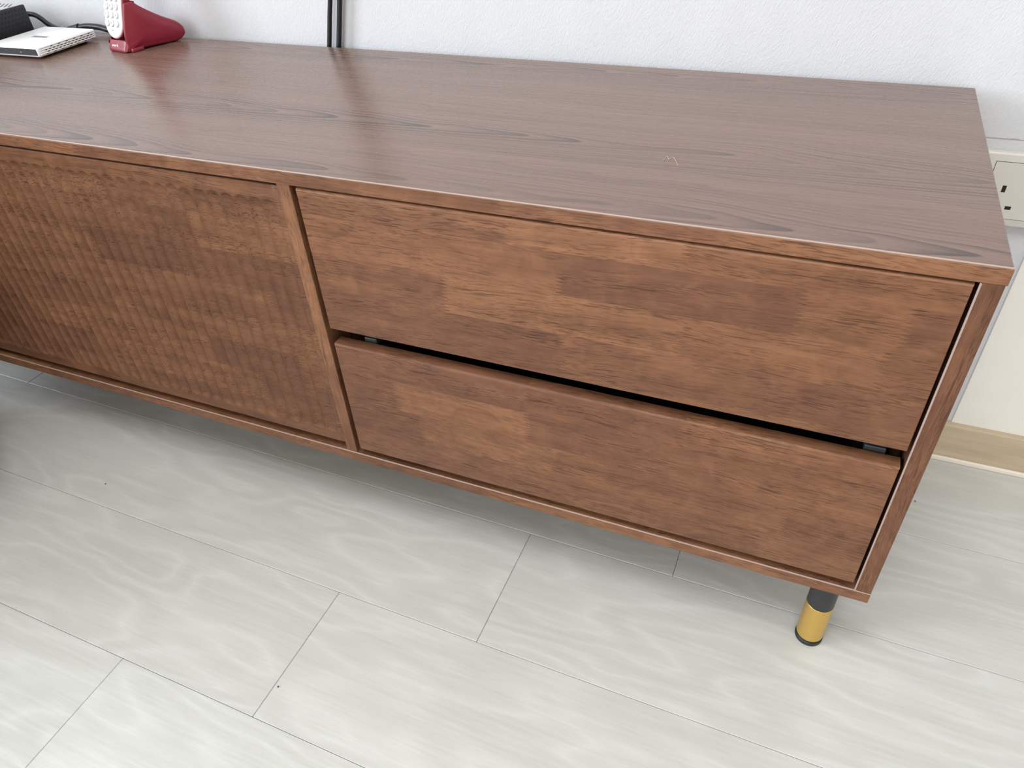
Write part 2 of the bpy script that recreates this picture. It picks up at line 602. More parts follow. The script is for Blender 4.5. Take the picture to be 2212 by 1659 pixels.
# ------------------------------------------------------------------ TV cabinet
cab = thing('tv_cabinet', 'long low walnut brown TV cabinet with fluted door, two drawers and brass tipped legs', 'cabinet', (-1.0, -0.22, 0.0))

P0435 = 0.0435
# upper drawer: stave boundaries read off the photograph
up_rows = [
    (0.340, [(-0.62, 0.36, 0.6), (-0.331, 0.52, 0.1), (-0.143, 0.62, 0.0)]),
    (0.3570, [(-0.62, 0.36, 0.6), (-0.470, 0.33, 0.8), (-0.331, 0.46, 0.3), (-0.143, 0.44, 0.5)]),
    (0.4005, [(-0.62, 0.40, 0.3), (-0.5886, 0.44, 0.45), (-0.4506, 0.72, 0.0), (-0.2215, 0.58, 0.0), (-0.060, 0.52, 0.2)]),
    (0.4440, [(-0.62, 0.58, 0.1), (-0.3323, 0.30, 0.75), (-0.1304, 0.55, 0.0), (-0.0511, 0.36, 0.5)]),
    (0.4872, [(-0.62, 0.48, 0.2), (-0.3796, 0.66, 0.0), (-0.225, 0.60, 0.0)]),
]
M['wood_upper'] = stave_wood('rubberwood_upper_drawer', up_rows, (-0.62, 0.0), seed=0.0)
lo_rows = [
    (0.150, [(-0.62, 0.42, 0.5), (-0.40, 0.50, 0.2), (-0.1176, 0.62, 0.0)]),
    (0.2037, [(-0.62, 0.34, 0.5), (-0.505, 0.60, 0.1), (-0.345, 0.50, 0.1), (-0.10, 0.48, 0.1)]),
    (0.2472, [(-0.62, 0.40, 0.5), (-0.531, 0.70, 0.0), (-0.3710, 0.36, 0.6), (-0.170, 0.52, 0.1)]),
    (0.2900, [(-0.62, 0.36, 0.6), (-0.372, 0.40, 0.5), (-0.21, 0.56, 0.1)]),
]
M['wood_lower'] = stave_wood('rubberwood_lower_drawer', lo_rows, (-0.62, 0.0), seed=2.0)
door_rows = [
    (0.160, [(-1.40, 0.34, 0.5), (-1.10, 0.44, 0.3), (-0.80, 0.46, 0.2)]),
    (0.2045, [(-1.40, 0.32, 0.7), (-1.0286, 0.66, 0.0), (-0.74, 0.40, 0.6)]),
    (0.2480, [(-1.40, 0.42, 0.3), (-1.13, 0.55, 0.0), (-0.80, 0.34, 0.7), (-0.665, 0.56, 0.0)]),
    (0.2915, [(-1.40, 0.36, 0.5), (-0.99, 0.50, 0.1), (-0.70, 0.66, 0.0)]),
    (0.3350, [(-1.40, 0.52, 0.1), (-1.06, 0.50, 0.1), (-0.85, 0.46, 0.2), (-0.6834, 0.34, 0.6)]),
    (0.3785, [(-1.40, 0.58, 0.0), (-0.94, 0.36, 0.6), (-0.715, 0.32, 0.7)]),
    (0.4220, [(-1.40, 0.60, 0.0), (-1.02, 0.44, 0.2), (-0.7650, 0.70, 0.0)]),
    (0.4655, [(-1.40, 0.40, 0.6), (-1.045, 0.54, 0.1), (-0.82, 0.52, 0.1)]),
]
M['wood_door'] = stave_wood('rubberwood_fluted_door', door_rows, (-1.40, -0.60), seed=4.0, gain=0.88)
M['wood_bar'] = stave_wood('rubberwood_long_rails', rand_rows(0.10, 0.56, 0.20, 0.33, -2.02, 0.02, 0.16, 0.30, 11), (-2.02, 0.02), seed=6.0)
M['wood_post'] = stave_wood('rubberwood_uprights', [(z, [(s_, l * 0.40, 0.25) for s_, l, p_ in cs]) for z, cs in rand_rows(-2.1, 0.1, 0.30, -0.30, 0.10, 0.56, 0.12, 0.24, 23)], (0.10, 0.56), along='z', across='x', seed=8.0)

M['wood_divider'] = stave_wood('rubberwood_dividers', rand_rows(-2.1, 0.1, 0.30, -0.30, 0.10, 0.56, 0.12, 0.24, 31), (0.10, 0.56), along='z', across='x', seed=9.0)

# top board: walnut face, rubberwood edge; a thin pale glue line where they meet
top = link('top_panel', box(XL, 0.0, YF + 0.0012, YB, ZU, H, 0.0010, 2), M['walnut'], cab)
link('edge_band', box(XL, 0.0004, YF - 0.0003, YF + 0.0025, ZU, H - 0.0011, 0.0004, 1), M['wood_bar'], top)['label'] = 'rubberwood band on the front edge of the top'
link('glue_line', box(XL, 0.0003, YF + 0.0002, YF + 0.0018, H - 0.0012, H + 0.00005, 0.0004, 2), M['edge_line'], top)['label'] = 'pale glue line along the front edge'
# bottom board
bot = link('bottom_panel', box(XL, -0.0003, YF, YB, ZB0, ZB, 0.0006, 2), M['wood_bar'], cab)
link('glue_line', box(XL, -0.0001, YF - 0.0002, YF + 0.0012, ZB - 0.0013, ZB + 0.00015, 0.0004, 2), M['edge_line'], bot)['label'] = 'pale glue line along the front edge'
# side boards
def side_panel(x0, x1, inner):
    s = link('side_panel', box(x0, x1, YF, YB, ZB, ZU, 0.0005, 2), M['wood_post'], cab)
    xi = x1 if inner > 0 else x0
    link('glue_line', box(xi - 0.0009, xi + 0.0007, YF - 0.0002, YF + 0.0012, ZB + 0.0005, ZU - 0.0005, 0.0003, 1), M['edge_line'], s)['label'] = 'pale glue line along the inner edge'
side_panel(-0.01561, -0.0007, -1)
side_panel(XL + 0.0007, XL + 0.0156, 1)
# dividers
def divider(x0, x1):
    d = link('divider', box(x0, x1, YF + 0.0006, YB - 0.01, ZB, ZU, 0.0006, 2), M['wood_divider'], cab)
    return d
divider(-0.62545, -0.60999)
divider(-1.39001, -1.37455)
link('back_panel', box(XL + 0.01, -0.01, YB - 0.0075, YB - 0.0035, ZB - 0.004, ZU + 0.004), M['interior'], cab)

# drawers
def drawer(x0, x1, z0, z1, mat, th=0.0150):
    yf = YF - 0.0006
    bm = bmesh.new()
    b, bt = 0.0012, 0.0032     # chamfer at the sides, larger rounded chamfer at the top
    loops = []
    # front outline with a rounded top edge, built as stacked rectangles in y
    n = 6
    rows = []
    for i in range(n + 1):
        a = math.pi / 2 * i / n
        rows.append((yf + bt * (1 - math.sin(a)), bt * (1 - math.cos(a))))
    rows = rows[::-1]          # from the front face back... first has the largest inset
    rows = [(yf + bt * (1 - math.cos(math.pi / 2 * i / n)), bt * (1 - math.sin(math.pi / 2 * i / n))) for i in range(n + 1)]
    rows.append((yf + th, 0.0))
    for (y, ins) in rows:
        k = ins / bt
        loops.append([bm.verts.new(v) for v in ((x0 + b * k, y, z0 + b * k), (x1 - b * k, y, z0 + b * k), (x1 - b * k, y, z1 - ins), (x0 + b * k, y, z1 - ins))])
    for i in range(len(loops) - 1):
        for j in range(4):
            bm.faces.new((loops[i][j], loops[i + 1][j], loops[i + 1][(j + 1) % 4], loops[i][(j + 1) % 4]))
    bm.faces.new(loops[0])
    bm.faces.new(loops[-1][::-1])
    bmesh.ops.recalc_face_normals(bm, faces=bm.faces)
    d = link('drawer', bm, mat, cab, smooth=40)
    ins = bmesh.new()
    hx0, hx1, hz0, hz1 = x0 + 0.014, x1 - 0.014, z0 + 0.012, z1 - 0.045
    ya, yb = yf + th, -0.060
    box(hx0, hx0 + 0.012, ya, yb, hz0, hz1, bm=ins)
    box(hx1 - 0.012, hx1, ya, yb, hz0, hz1, bm=ins)
    box(hx0 + 0.012, hx1 - 0.012, yb - 0.012, yb, hz0, hz1, bm=ins)
    box(hx0 + 0.012, hx1 - 0.012, ya, yb - 0.012, hz0, hz0 + 0.006, bm=ins)
    link('drawer_box', ins, M['interior'], d)
    for xa in (x0 + 0.0005, x1 - 0.0125):
        link('runner', box(xa, xa + 0.012, ya + 0.004, yb, hz1 - 0.050, hz1 - 0.016, 0.001, 1), M['rail'], d)['label'] = 'grey metal drawer runner'
    if z1 < 0.4:
        link('runner_bracket', box(x1 - 0.030, x1 - 0.012, -0.4030, -0.350, z1 - 0.006, z1 + 0.0035, 0.0008, 1), M['rail'], d)['label'] = 'grey metal runner bracket behind the drawer front'
        link('runner_bracket', box(x0 + 0.030, x0 + 0.046, -0.4030, -0.350, z1 - 0.006, z1 + 0.0035, 0.0008, 1), M['rail'], d)
    return d
drawer(-0.6029, -0.0190, 0.3474, 0.5125, M['wood_upper'])
drawer(-0.6029, -0.0190, 0.1623, 0.3270, M['wood_lower'])
# second pair, at the far end
drawer(XL + 0.0190, XL + 0.6029, 0.3474, 0.5125, M['wood_bar'])
drawer(XL + 0.0190, XL + 0.6029, 0.1623, 0.3270, M['wood_bar'])

# fluted flap door
def fluted_door(x0, x1, z0, z1):
    yf, th = -0.4183, 0.018
    pitch = 0.01835
    xs0 = -0.6415 + pitch / 2          # right edge of the last flute
    nfl = int((xs0 - (x0 + 0.014)) / pitch)
    xs1 = xs0 - nfl * pitch
    zt, zb = 0.4955, 0.1778            # ends of the flutes
    r = pitch / 2
    depth = 0.0029
    xs = [x1] + []
    per = 10
    for i in range(nfl * per + 1):
        xs.append(xs0 - i * pitch / per)
    xs.append(x0)
    zs = [z1, z1 - 0.0005]
    m = 9
    zs.append(zt + 0.0008)
    for i in range(m + 1):
        zs.append(zt - r * (i / m) ** 1.6)
    for i in range(1, 8):
        zs.append(zt - r - (zt - zb - 2 * r) * i / 8)
    for i in range(m + 1):
        zs.append(zb + r * (1 - i / m) ** 1.6)
    zs += [zb - 0.0008, z0 + 0.0005, z0]
    rnd = random.Random(3)
    off = [rnd.uniform(-0.0009, 0.0009) for _ in range(nfl)]
    dmul = [rnd.uniform(0.85, 1.12) for _ in range(nfl)]
    bm = bmesh.new()
    grid = []
    for z in zs:
        row = []
        for ix, x in enumerate(xs):
            d = 0.0
            if 1 <= ix <= len(xs) - 2:
                t = (xs0 - x) / pitch
                k = min(int(t + 1e-6), nfl - 1)
                u = 2 * (t - k) - 1
                zt_k, zb_k = zt + off[k], zb + off[k]
                if z > zt_k - r:
                    v = (z - (zt_k - r)) / r
                elif z < zb_k + r:
                    v = ((zb_k + r) - z) / r
                else:
                    v = 0.0
                q = 1 - u * u - v * v
                if q > 0:
                    d = depth * dmul[k] * q ** 0.75
            y = yf + d
            if ix in (0, len(xs) - 1) or z in (z1, z0):
                y = yf + 0.0006
            row.append(bm.verts.new((x, y, z)))
        grid.append(row)
    for i in range(len(zs) - 1):
        for j in range(len(xs) - 1):
            bm.faces.new((grid[i][j], grid[i][j + 1], grid[i + 1][j + 1], grid[i + 1][j]))
    # back and sides
    bl = [bm.verts.new(v) for v in ((x0, yf + th, z0), (x1, yf + th, z0), (x1, yf + th, z1), (x0, yf + th, z1))]
    bm.faces.new((bl[0], bl[1], bl[2], bl[3]))
    tr = grid[0]
    br = grid[-1]
    bm.faces.new([v for v in tr] + [bl[3], bl[2]])
    bm.faces.new([v for v in br][::-1] + [bl[1], bl[0]])
    bm.faces.new([g[0] for g in grid][::-1] + [bl[2], bl[1]])
    bm.faces.new([g[-1] for g in grid] + [bl[0], bl[3]])
    bmesh.ops.recalc_face_normals(bm, faces=bm.faces)
    for e in bm.edges:
        a, b = e.verts
        if abs(a.co.x - b.co.x) < 1e-6:
            t = (xs0 - a.co.x) / pitch
            if abs(t - round(t)) < 1e-3:
                e.smooth = False
    d = link('fluted_door', bm, M['wood_door'], cab)
    me = d.data
    me.polygons.foreach_set('use_smooth', [True] * len(me.polygons))
    me.set_sharp_from_angle(angle=R(38))
    d['label'] = 'flap door with a row of upright carved flutes'
    return d
fluted_door(-1.3735, -0.6262, 0.1640, 0.5115)

# legs: black tube, brass sleeve, black foot
def leg(cx, cy):
    l = link('leg', lathe(cx, cy, [(0.0148, 0.0640), (0.0148, ZB0 - 0.003), (0.026, ZB0 - 0.003), (0.026, ZB0)]), M['black_metal'], cab, smooth=30)
    s = link('brass_sleeve', lathe(cx, cy, [(0.0138, 0.0095), (0.0151, 0.0095), (0.0151, 0.0684), (0.0147, 0.0688), (0.0140, 0.0688)]), M['brass'], l, smooth=30)
    s['label'] = 'brass sleeve on the lower half of the leg'
    f = link('rubber_foot', lathe(cx, cy, [(0.0142, 0.0), (0.0156, 0.0012), (0.0156, 0.0052), (0.0146, 0.0062), (0.0146, 0.0078), (0.0130, 0.0097)]), M['rubber'], l, smooth=30)
    f['label'] = 'black rubber foot'
for cx in (-0.0345, -2.0 + 0.0345):
    for cy in (-0.3805, -0.0700):
        leg(cx, cy)

# ------------------------------------------------------------------ wall socket
soc = thing('wall_socket', 'cream three-pin wall socket on the wall right of the cabinet', 'socket', (0.100, 0.0, 0.416))
sx0, sx1, sz0, sz1 = 0.0330, 0.1790, 0.3725, 0.4592
def plate_with_cut():
    bm = box(sx0, sx1, -0.0105, 0.0005, sz0, sz1, 0.0022, 3)
    return bm
link('face_plate', plate_with_cut(), M['socket'], soc, smooth=35)
def socket_module(x0, x1, outlets):
    mod = bmesh.new()
    z0, z1, ya, yb = 0.3826, 0.4490, -0.0111, -0.0095
    # face with three real openings: strips of boxes around the slots
    ez0, ez1, ew = 0.4140, 0.4222, 0.0021
    lz0, lz1 = 0.3938, 0.3980
    def row(z_a, z_b, holes):
        cur = x0
        for (a, b) in holes:
            box(cur, a, ya, yb, z_a, z_b, bm=mod)
            cur = b
        box(cur, x1, ya, yb, z_a, z_b, bm=mod)
    earth = [(e - ew, e + ew) for e in outlets]
    live = [h for e in outlets for h in ((e - 0.01425, e - 0.00795), (e + 0.00795, e + 0.01425))]
    row(ez1, z1, [])
    row(ez0, ez1, earth)
    row(lz1, ez0, [])
    row(lz0, lz1, live)
    row(z0, lz0, [])
    m = link('socket_module', mod, M['socket'], soc)
    for (a, b, c, d) in [(a, b, ez0, ez1) for a, b in earth] + [(a, b, lz0, lz1) for a, b in live]:
        link('pin_slot', box(a - .0003, b + .0003, -0.01075, -0.0104, c - .0003, d + .0003), M['hole'], m)['label'] = 'black pin slot'
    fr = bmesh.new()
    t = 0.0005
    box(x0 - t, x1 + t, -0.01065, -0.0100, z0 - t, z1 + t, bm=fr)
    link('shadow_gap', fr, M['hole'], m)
socket_module(0.0470, 0.1650, (0.0638, 0.1480))

# ------------------------------------------------------------------ cordless telephone: cradle and handset
FLp = Vector((-1.1600, -0.1095, H))
FRp = Vector((-1.1163, -0.1173, H))
fr_ = (FRp - FLp).normalized()
fb_ = Vector((-fr_.y, fr_.x, 0))
LEAN = R(19)
fu_ = fb_ * math.sin(LEAN) + Vector((0, 0, 1)) * math.cos(LEAN)
fn_ = fr_.cross(fu_)
FW = (FRp - FLp).length

ph = thing('phone_cradle', 'crimson cordless phone cradle sweeping back to a rounded tail on the cabinet top', 'phone base', ((FLp + FRp) / 2 + fb_ * 0.04))
# side profile (distance back from the front, height above the cabinet top)
tail = [(0.0, 0.0035), (0.0026, 0.0), (0.0166, 0.0007), (0.0284, 0.0016), (0.0474, 0.0010), (0.0704, 0.0003), (0.0853, 0.0006), (0.0920, 0.0032), (0.0970, 0.0070),
        (0.0990, 0.0110), (0.0986, 0.0155), (0.0968, 0.0208), (0.0897, 0.0280), (0.0762, 0.0351), (0.0633, 0.0427), (0.0509, 0.0511), (0.0410, 0.0585)]
# outer right flank: full height up to the handset's back; the rest: a lip in front and a trough for the handset
flank = tail + [(0.0350, 0.0640), (0.0310, 0.0657), (0.0230, 0.0660), (0.0190, 0.0650), (0.0163, 0.0590), (0.0126, 0.0485), (0.0089, 0.0380), (0.0058, 0.0275), (0.0040, 0.0185), (0.0038, 0.0115)]
trough = tail + [(0.0362, 0.0634), (0.0352, 0.0636), (0.0345, 0.0625), (0.0262, 0.0378), (0.0186, 0.0150), (0.0182, 0.0124), (0.0170, 0.0119), (0.0069, 0.0154), (0.0057, 0.0152), (0.0040, 0.0115)]
def densify(pr, k=3):
    out = []
    n = len(pr)
    for i in range(n):
        p0, p1, p2, p3 = (Vector((*pr[(i + j - 1) % n], 0)) for j in range(4))
        for a in range(k):
            t = a / k
            q = 0.5 * ((2 * p1) + (p2 - p0) * t + (2 * p0 - 5 * p1 + 4 * p2 - p3) * t * t + (3 * p1 - p0 - 3 * p2 + p3) * t ** 3)
            out.append((q.x, max(q.y, 0.0)))
    return out
def cradle_bm():
    PA, PB = densify(flank), densify(trough)
    n = len(PA)
    a_r, a_l = R(22.0), R(-4.0)
    bR = Vector((math.sin(a_r), math.cos(a_r), 0))
    bL = Vector((math.sin(a_l), math.cos(a_l), 0))
    bm = bmesh.new()
    K = 8
    rr, tw = 0.0055, 0.125
    seq = [(tw * (1 - math.cos(math.pi / 2 * i / K)), 1 - math.sin(math.pi / 2 * i / K), 0) for i in range(K + 1)]
    seq += [(tw + (1 - 2 * tw) * j / 8, 0.0, 0) for j in range(1, 8)]
    right = [(1 - t, d) for t, d, _ in seq[:K + 1][::-1]]
    step = 0.952
    for t, d in right:
        if t < step:
            seq.append((t, d, 0))
    dstep = [d for t, d in right if t >= step][0]
    seq.append((step - 0.0005, dstep, 0))
    seq.append((step, dstep, 1))
    seq += [(t, d, 1) for t, d in right if t > step]
    rings = []
    for t, dl, full in seq:
        pr = PA if full else PB
        ring = []
        for j in range(n):
            s, z = pr[j]
            sa, za = pr[(j - 2) % n]
            sb, zb = pr[(j + 2) % n]
            tx, tz = sb - sa, zb - za
            L = math.hypot(tx, tz) or 1
            nx, nz = -tz / L, tx / L
            s2 = s + nx * rr * dl
            z2 = max(z + nz * rr * dl, 0.0)
            p = (FLp + bL * s2) * (1 - t) + (FRp + bR * s2) * t
            ring.append(bm.verts.new((p.x, p.y, H + z2)))
        rings.append(ring)
    for i in range(len(rings) - 1):
        for j in range(n):
            bm.faces.new((rings[i][j], rings[i][(j + 1) % n], rings[i + 1][(j + 1) % n], rings[i + 1][j]))
    # right flank swells a little towards its middle
    ring = rings[-1]
    c = Vector((0, 0, 0))
    for v in ring:
        c += v.co
    c = c / n
    prev = ring
    for k in (0.92, 0.80, 0.65, 0.48, 0.26):
        cur = [bm.verts.new(c + (v.co - c) * k + fr_ * (0.0032 * (1 - k ** 4))) for v in ring]
        for j in range(n):
            bm.faces.new((prev[j], prev[(j + 1) % n], cur[(j + 1) % n], cur[j]))
        prev = cur
    cv = bm.verts.new(c + fr_ * 0.0032)
    for j in range(n):
        bm.faces.new((prev[j], prev[(j + 1) % n], cv))
    lf = bm.faces.new(rings[0])
    bmesh.ops.triangulate(bm, faces=[lf])
    bmesh.ops.recalc_face_normals(bm, faces=bm.faces)
    return bm
link('cradle_body', cradle_bm(), M['red_plastic'], ph, smooth=60)
ft = box(-0.006, 0.006, -0.010, 0.010, 0.0, 0.006, 0.002, 2)
frame_map(ft, FRp + fb_ * 0.017 + fr_ * 0.0005, fr_, fb_, (0, 0, 1))
link('foot', ft, M['red_plastic'], ph, smooth=40)
tx = text_bm('vtech', 0.0072, 0.00025)
frame_map(tx, FLp + fr_ * 0.0172 + fu_ * 0.0088 + fn_ * 0.0006, fr_, fu_, fn_)
link('lettering', tx, M['white_print'], ph)['label'] = 'white lettering on the front'

hs = thing('phone_handset', 'crimson cordless phone handset with white keypad face standing in its cradle', 'phone', FLp + fr_ * 0.021 + fu_ * 0.018 + fn_ * 0.001)
def rounded_slab(w0, w1, v0, v1, n0, n1, rad_b, rad_t, edge, seg=10):
    """slab in face coordinates: width w0..w1, length v0..v1, thickness n0..n1, round ends, soft front edge"""
    def outline(ins):
        pts = []
        a0, a1, c0, c1 = w0 + ins, w1 - ins, v0 + ins, v1 - ins
        rb = max(rad_b - ins, 0.001)
        rt = max(rad_t - ins, 0.001)
        for cx, cy, r_, st in ((a1 - rb, c0 + rb, rb, -90), (a1 - rt, c1 - rt, rt, 0), (a0 + rt, c1 - rt, rt, 90), (a0 + rb, c0 + rb, rb, 180)):
            for i in range(seg + 1):
                an = R(st + 90 * i / seg)
                pts.append((cx + r_ * math.cos(an), cy + r_ * math.sin(an)))
        return pts
    bm = bmesh.new()
    layers = [(0.0, n0)]
    for i in range(6):
        a = math.pi / 2 * i / 5
        layers.append((edge * (1 - math.cos(a)), n1 - edge * (1 - math.sin(a))))
    rings = [[bm.verts.new((x, y, n)) for x, y in outline(ins)] for ins, n in layers]
    L = len(rings[0])
    for i in range(len(rings) - 1):
        for j in range(L):
            bm.faces.new((rings[i][j], rings[i][(j + 1) % L], rings[i + 1][(j + 1) % L], rings[i + 1][j]))
    bm.faces.new(rings[0][::-1])
    bm.faces.new(rings[-1])
    return bm
def on_face(bm):
    return frame_map(bm, FLp, fr_, fu_, fn_)
shell = link('shell', on_face(rounded_slab(0.0000, 0.0418, 0.0180, 0.158, -0.0110, 0.0016, 0.0215, 0.016, 0.004)), M['red_plastic'], hs, smooth=50)
link('seam_ring', on_face(rounded_slab(0.0002, 0.0417, 0.0184, 0.152, 0.0, 0.0022, 0.0206, 0.016, 0.0012)), M['red_light'], hs, smooth=50)['label'] = 'pale seam around the white face'
face = link('keypad_face', on_face(rounded_slab(0.0006, 0.0413, 0.0190, 0.151, 0.0, 0.0038, 0.0202, 0.015, 0.0030)), M['face_plastic'], hs, smooth=50)
def ell(cx, cy, rx, ry, n0, n1, seg=28):
    bm = bmesh.new()
    lay = [(1.0, n0), (1.0, n1 - 0.0004), (0.92, n1)]
    rings = [[bm.verts.new((cx + rx * k * math.cos(2 * math.pi * i / seg), cy + ry * k * math.sin(2 * math.pi * i / seg), n)) for i in range(seg)] for k, n in lay]
    for a in range(len(rings) - 1):
        for j in range(seg):
            bm.faces.new((rings[a][j], rings[a][(j + 1) % seg], rings[a + 1][(j + 1) % seg], rings[a + 1][j]))
    bm.faces.new(rings[0][::-1])
    bm.faces.new(rings[-1])
    return on_face(bm)
cols = (0.0082, 0.0197, 0.0312)
keys = [(0.0385, ('\u2022', 'R', '\u2022')), (0.0497, ('*', '0', '#')), (0.0609, ('7', '8', '9')), (0.0721, ('4', '5', '6')), (0.0833, ('1', '2', '3'))]
for v, names in keys:
    for cx, ch in zip(cols, names):
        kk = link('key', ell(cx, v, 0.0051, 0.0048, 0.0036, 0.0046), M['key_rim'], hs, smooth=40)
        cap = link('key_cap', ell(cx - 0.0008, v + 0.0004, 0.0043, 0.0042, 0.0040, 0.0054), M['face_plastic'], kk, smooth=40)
        t = text_bm(ch, 0.0052, 0.0001)
        frame_map(t, FLp + fr_ * (cx - 0.0008) + fu_ * (v + 0.0004) + fn_ * 0.0055, fr_, fu_, fn_)
        link('key_symbol', t, M['grey_print'], kk)
link('microphone_slot', on_face(box(0.0170, 0.0212, 0.0290, 0.0300, 0.0038, 0.0043)), M['grey_print'], hs)
dsp = rounded_slab(0.0075, 0.0360, 0.098, 0.122, 0.0036, 0.0043, 0.003, 0.003, 0.0004)
link('display', on_face(dsp), M['black_gloss'], hs, smooth=40)
er = rounded_slab(0.0140, 0.0300, 0.139, 0.143, 0.0036, 0.0043, 0.002, 0.002, 0.0002)
link('earpiece', on_face(er), M['grey_print'], hs, smooth=40)

# ------------------------------------------------------------------ white router lying flat
ro = thing('white_router', 'flat white router with black front strip lying beside the red phone', 'router', (-1.279, -0.118, H))
RO = Vector((-1.2275, -0.1745, H))
rx_ = Vector((math.cos(R(1.5)), math.sin(R(1.5)), 0))
ry_ = Vector((-rx_.y, rx_.x, 0))
RZ = Vector((0, 0, 1))
RW, RD, RH0, RH1 = 0.106, 0.111, 0.0035, 0.0175
def rbox(a0, a1, b0, b1, c0, c1, bev=0.0, seg=3):
    bm = box(a0, a1, b0, b1, c0, c1, bev, seg)
    return frame_map(bm, RO, rx_, ry_, RZ)
link('shell', rbox(-RW, 0.0, 0.0, RD, RH0, RH1, 0.0028, 3), M['white_plastic'], ro, smooth=45)
fp = link('front_strip', rbox(-RW + 0.004, -0.0025, -0.0007, 0.004, RH0 + 0.0028, RH1 - 0.0024, 0.0003, 1), M['black_gloss'], ro)
fp['label'] = 'black gloss front strip'
link('indicator_light', rbox(-0.0345, -0.0333, -0.0012, 0.001, 0.0096, 0.0108, 0.0002, 1), M['led'], ro)
bd = link('badge', rbox(-0.066, -0.036, 0.049, 0.057, RH1 - 0.001, RH1 + 0.0002), M['grey_print'], ro)
bd['label'] = 'small grey badge on the lid'
for i in range(4):
    z = RH0 + 0.0030 + i * 0.0027
    link('side_rib', rbox(-0.001, 0.0006, 0.004, RD - 0.004, z - 0.0003, z + 0.0011, 0.0003, 1), M['white_plastic'], ro)
slots = bmesh.new()
for i, zc in enumerate((0.0066, 0.0093, 0.0120, 0.0147)):
    for k in range(13):
        if (k + i) % 2 == 0 or i in (1, 2):
            b0 = 0.016 + k * 0.0072 + (i % 2) * 0.0036 - 0.003
            if b0 < RD - 0.010:
                box(-0.001, 0.0007, b0, b0 + 0.0032, zc - 0.00115, zc - 0.00045, bm=slots)
frame_map(slots, RO, rx_, ry_, RZ)
vs_ = link('vent_slots', slots, M['hole'], ro)
vs_['kind'] = 'stuff'
for a in (-0.014, -RW + 0.014):
    for b in (0.026, RD - 0.020):
        link('foot', rbox(a - 0.005, a + 0.005, b - 0.005, b + 0.005, 0.0, RH0 + 0.001, 0.0006, 1), M['rubber'], ro)

# ------------------------------------------------------------------ black perforated box
bb = thing('black_box', 'black network box with perforated side standing left of the white router', 'network box', (-1.455, -0.13, H))
bx1, by1, bz1 = -1.3660, -0.0640, H + 0.0480
link('shell', box(-1.545, bx1, -0.200, by1, H + 0.001, bz1, 0.0018, 3), M['black_plastic'], bb, smooth=45)
lid = link('lid', box(-1.543, bx1 - 0.002, -0.198, by1 - 0.002, bz1 - 0.0005, bz1 + 0.0006, 0.0004, 1), M['grey_top'], bb)
lid['label'] = 'silver grey lid with slanted vents'
for i in range(14):
    cx = bx1 - 0.012 - i * 0.0085
    sl = box(-0.0006, 0.0006, -0.012, 0.012, 0.0, 0.0004)
    a = R(38)
    frame_map(sl, (cx, by1 - 0.016, bz1 + 0.0005), (math.cos(a), math.sin(a), 0), (-math.sin(a), math.cos(a), 0), (0, 0, 1))
    link('lid_vent', sl, M['hole'], lid)
holes = bmesh.new()
for i in range(15):
    for j in range(7):
        yy = by1 - 0.006 - i * 0.0062 - (j % 2) * 0.0031
        zz = H + 0.006 + j * 0.0061
        rr = 0.0008 + min(i, 9) * 0.00008
        vs2 = [[holes.verts.new((x, yy + rr * math.cos(2 * math.pi * k / 10), zz + rr * math.sin(2 * math.pi * k / 10))) for k in range(10)] for x in (bx1 - 0.001, bx1 + 0.00015)]
        holes.faces.new(vs2[1])
        for k in range(10):
            holes.faces.new((vs2[0][k], vs2[0][(k + 1) % 10], vs2[1][(k + 1) % 10], vs2[1][k]))
hl = link('perforations', holes, M['hole'], bb)
hl['kind'] = 'stuff'

# ------------------------------------------------------------------ cables
c1 = tube([(-0.850, -0.0115, 0.15), (-0.846, -0.0115, 0.40), (-0.8375, -0.0115, 0.5020), (-0.8306, -0.0115, 0.5291), (-0.8245, -0.0115, 0.5523), (-0.8197, -0.0115, 0.5706), (-0.8146, -0.0115, 0.5885), (-0.806, -0.012, 0.62), (-0.795, -0.012, 0.70), (-0.790, -0.012, 0.95)], 0.0034, 14)
tag(link('wall_cable', c1, M['cable'], None, smooth=180, origin=(-0.850, -0.0115, 0.15)), 'thin black cable rising behind the cabinet, left of the pair', 'cable', 'black cables hanging on the wall')
c2 = tube([(-0.832, -0.0115, 0.15), (-0.828, -0.0115, 0.40), (-0.8205, -0.0115, 0.5020), (-0.8141, -0.0115, 0.5293), (-0.8079, -0.0115, 0.5530), (-0.8032, -0.0115, 0.5712), (-0.7987, -0.0115, 0.5890), (-0.791, -0.012, 0.62), (-0.781, -0.012, 0.70), (-0.776, -0.012, 0.95)], 0.0038, 14)
tag(link('wall_cable', c2, M['cable'], None, smooth=180, origin=(-0.832, -0.0115, 0.15)), 'thicker black cable rising behind the cabinet, right of the pair', 'cable', 'black cables hanging on the wall')
pc = thing('power_cable', 'thick black cable looping over the cabinet top behind the white router', 'cable', (-1.33, -0.04, H))
link('cord', tube([(-1.45, -0.050, H + 0.030), (-1.412, -0.033, H + 0.0255), (-1.3976, -0.031, H + 0.0240), (-1.3864, -0.031, H + 0.0195), (-1.3772, -0.031, H + 0.0130), (-1.3671, -0.031, H + 0.0080), (-1.350, -0.033, H + 0.0045), (-1.325, -0.038, H + 0.0040), (-1.305, -0.036, H + 0.0060)], 0.0040, 12), M['cable'], pc, smooth=180)
link('plug', tube([(-1.322, -0.038, H + 0.0062), (-1.308, -0.036, H + 0.0082), (-1.300, -0.034, H + 0.0092)], lambda t: 0.0045 + 0.0018 * t, 12), M['cable'], pc, smooth=60)
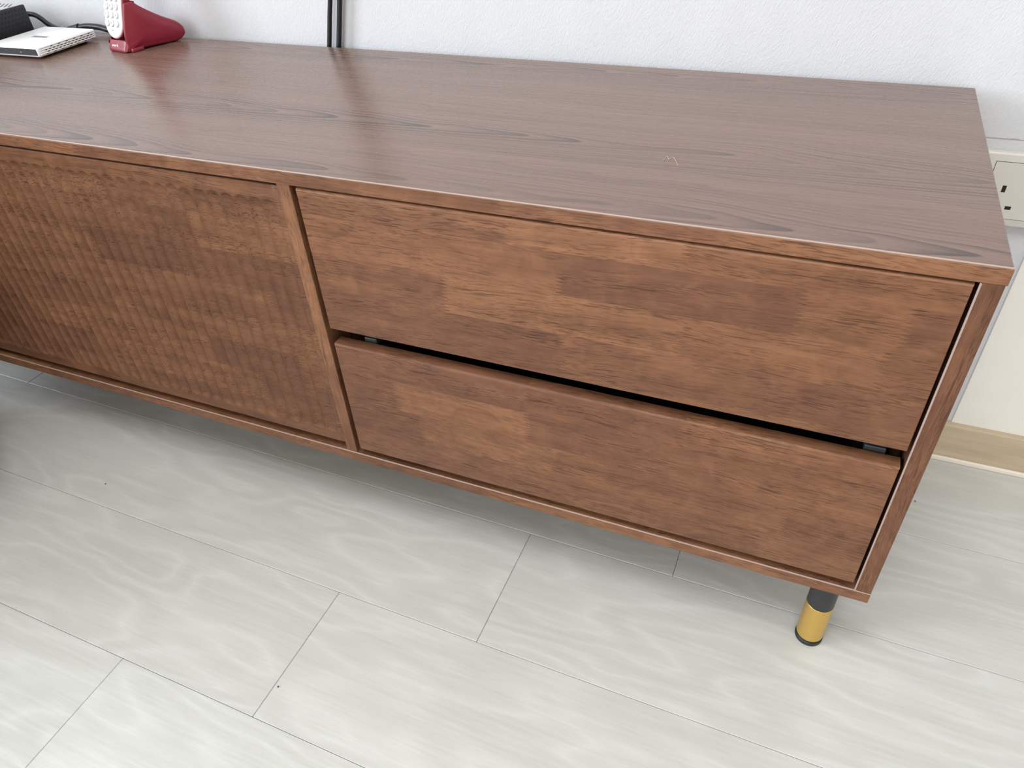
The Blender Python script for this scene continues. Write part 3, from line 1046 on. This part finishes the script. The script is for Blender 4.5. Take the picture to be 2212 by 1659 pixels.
link('cord', tube([(-1.301, -0.034, H + 0.0092), (-1.285, -0.031, H + 0.0110), (-1.2600, -0.030, H + 0.0105), (-1.2419, -0.030, H + 0.0075), (-1.215, -0.032, H + 0.0046), (-1.18, -0.030, H + 0.0046), (-1.15, -0.024, H + 0.0046)], 0.0046, 12), M['cable'], pc, smooth=180)

# ------------------------------------------------------------------ round pouf just left of the picture (unseen, added to shade the floor there)
PX, PY = -1.42, -0.742
ot = thing('pouf', 'round brown leather pouf out of view left of the fluted door, added to shade the floor', 'pouf', (PX, PY, 0.0))
def arc_prof(r, z0, z1, e, n=6):
    out = [(r - e, z0)]
    for i in range(1, n + 1):
        a = math.pi / 2 * i / n
        out.append((r - e + e * math.sin(a), z0 + e - e * math.cos(a)))
    for i in range(n + 1):
        a = math.pi / 2 * i / n
        out.append((r - e + e * math.cos(a), z1 - e + e * math.sin(a)))
    return out
link('body', lathe(PX, PY, arc_prof(0.265, 0.0, 0.50, 0.03), 64), M['leather'], ot, smooth=60)
link('cushion', lathe(PX, PY, arc_prof(0.268, 0.496, 0.60, 0.04), 64), M['leather'], ot, smooth=60)
for zz in (0.050, 0.497, 0.550):
    bm = bmesh.new()
    ring = [(PX + 0.266 * math.cos(2 * math.pi * k / 48), PY + 0.266 * math.sin(2 * math.pi * k / 48), zz) for k in range(49)]
    bm.free()
    link('piping', tube(ring, 0.004, 8, 2), M['leather'], ot, smooth=180)
link('button', lathe(PX, PY, [(0.018, 0.599), (0.018, 0.603), (0.010, 0.606)], 24), M['leather'], ot, smooth=60)

# ------------------------------------------------------------------ little bits
hp = [(-0.2716, -0.3009), (-0.2713, -0.2921), (-0.2702, -0.2906), (-0.2674, -0.2966), (-0.2643, -0.2914), (-0.2565, -0.3088)]
tag(link('hair', tube([(x, y, H + 0.0003) for x, y in hp], 0.00022, 5), M['hair'], None, smooth=180, origin=(-0.267, -0.296, H)), 'single pale curled hair lying on the walnut top', 'hair')
def crumb(x, y, r, lab):
    bm = bmesh.new()
    bmesh.ops.create_icosphere(bm, subdivisions=1, radius=r)
    rnd = random.Random(int(abs(x) * 1000))
    for v in bm.verts:
        v.co *= rnd.uniform(0.7, 1.2)
        v.co.z = v.co.z * 0.6
    zmin = min(v.co.z for v in bm.verts)
    bmesh.ops.translate(bm, verts=bm.verts, vec=(x, y, -zmin))
    tag(link('crumb', bm, M['crumb'], None, origin=(x, y, 0)), lab, 'crumb', 'dark crumbs on the floor')
crumb(-1.0573, -0.4887, 0.0014, 'tiny dark crumb on the floor in front of the fluted door')
crumb(-0.5978, -0.6659, 0.0013, 'tiny dark crumb beside a short plank joint near the front')
crumb(0.0838, -0.1126, 0.0012, 'tiny dark crumb on the floor right of the cabinet by the skirting')

# drop the helper property used while building
for o in bpy.data.objects:
    if '_base' in o:
        del o['_base']
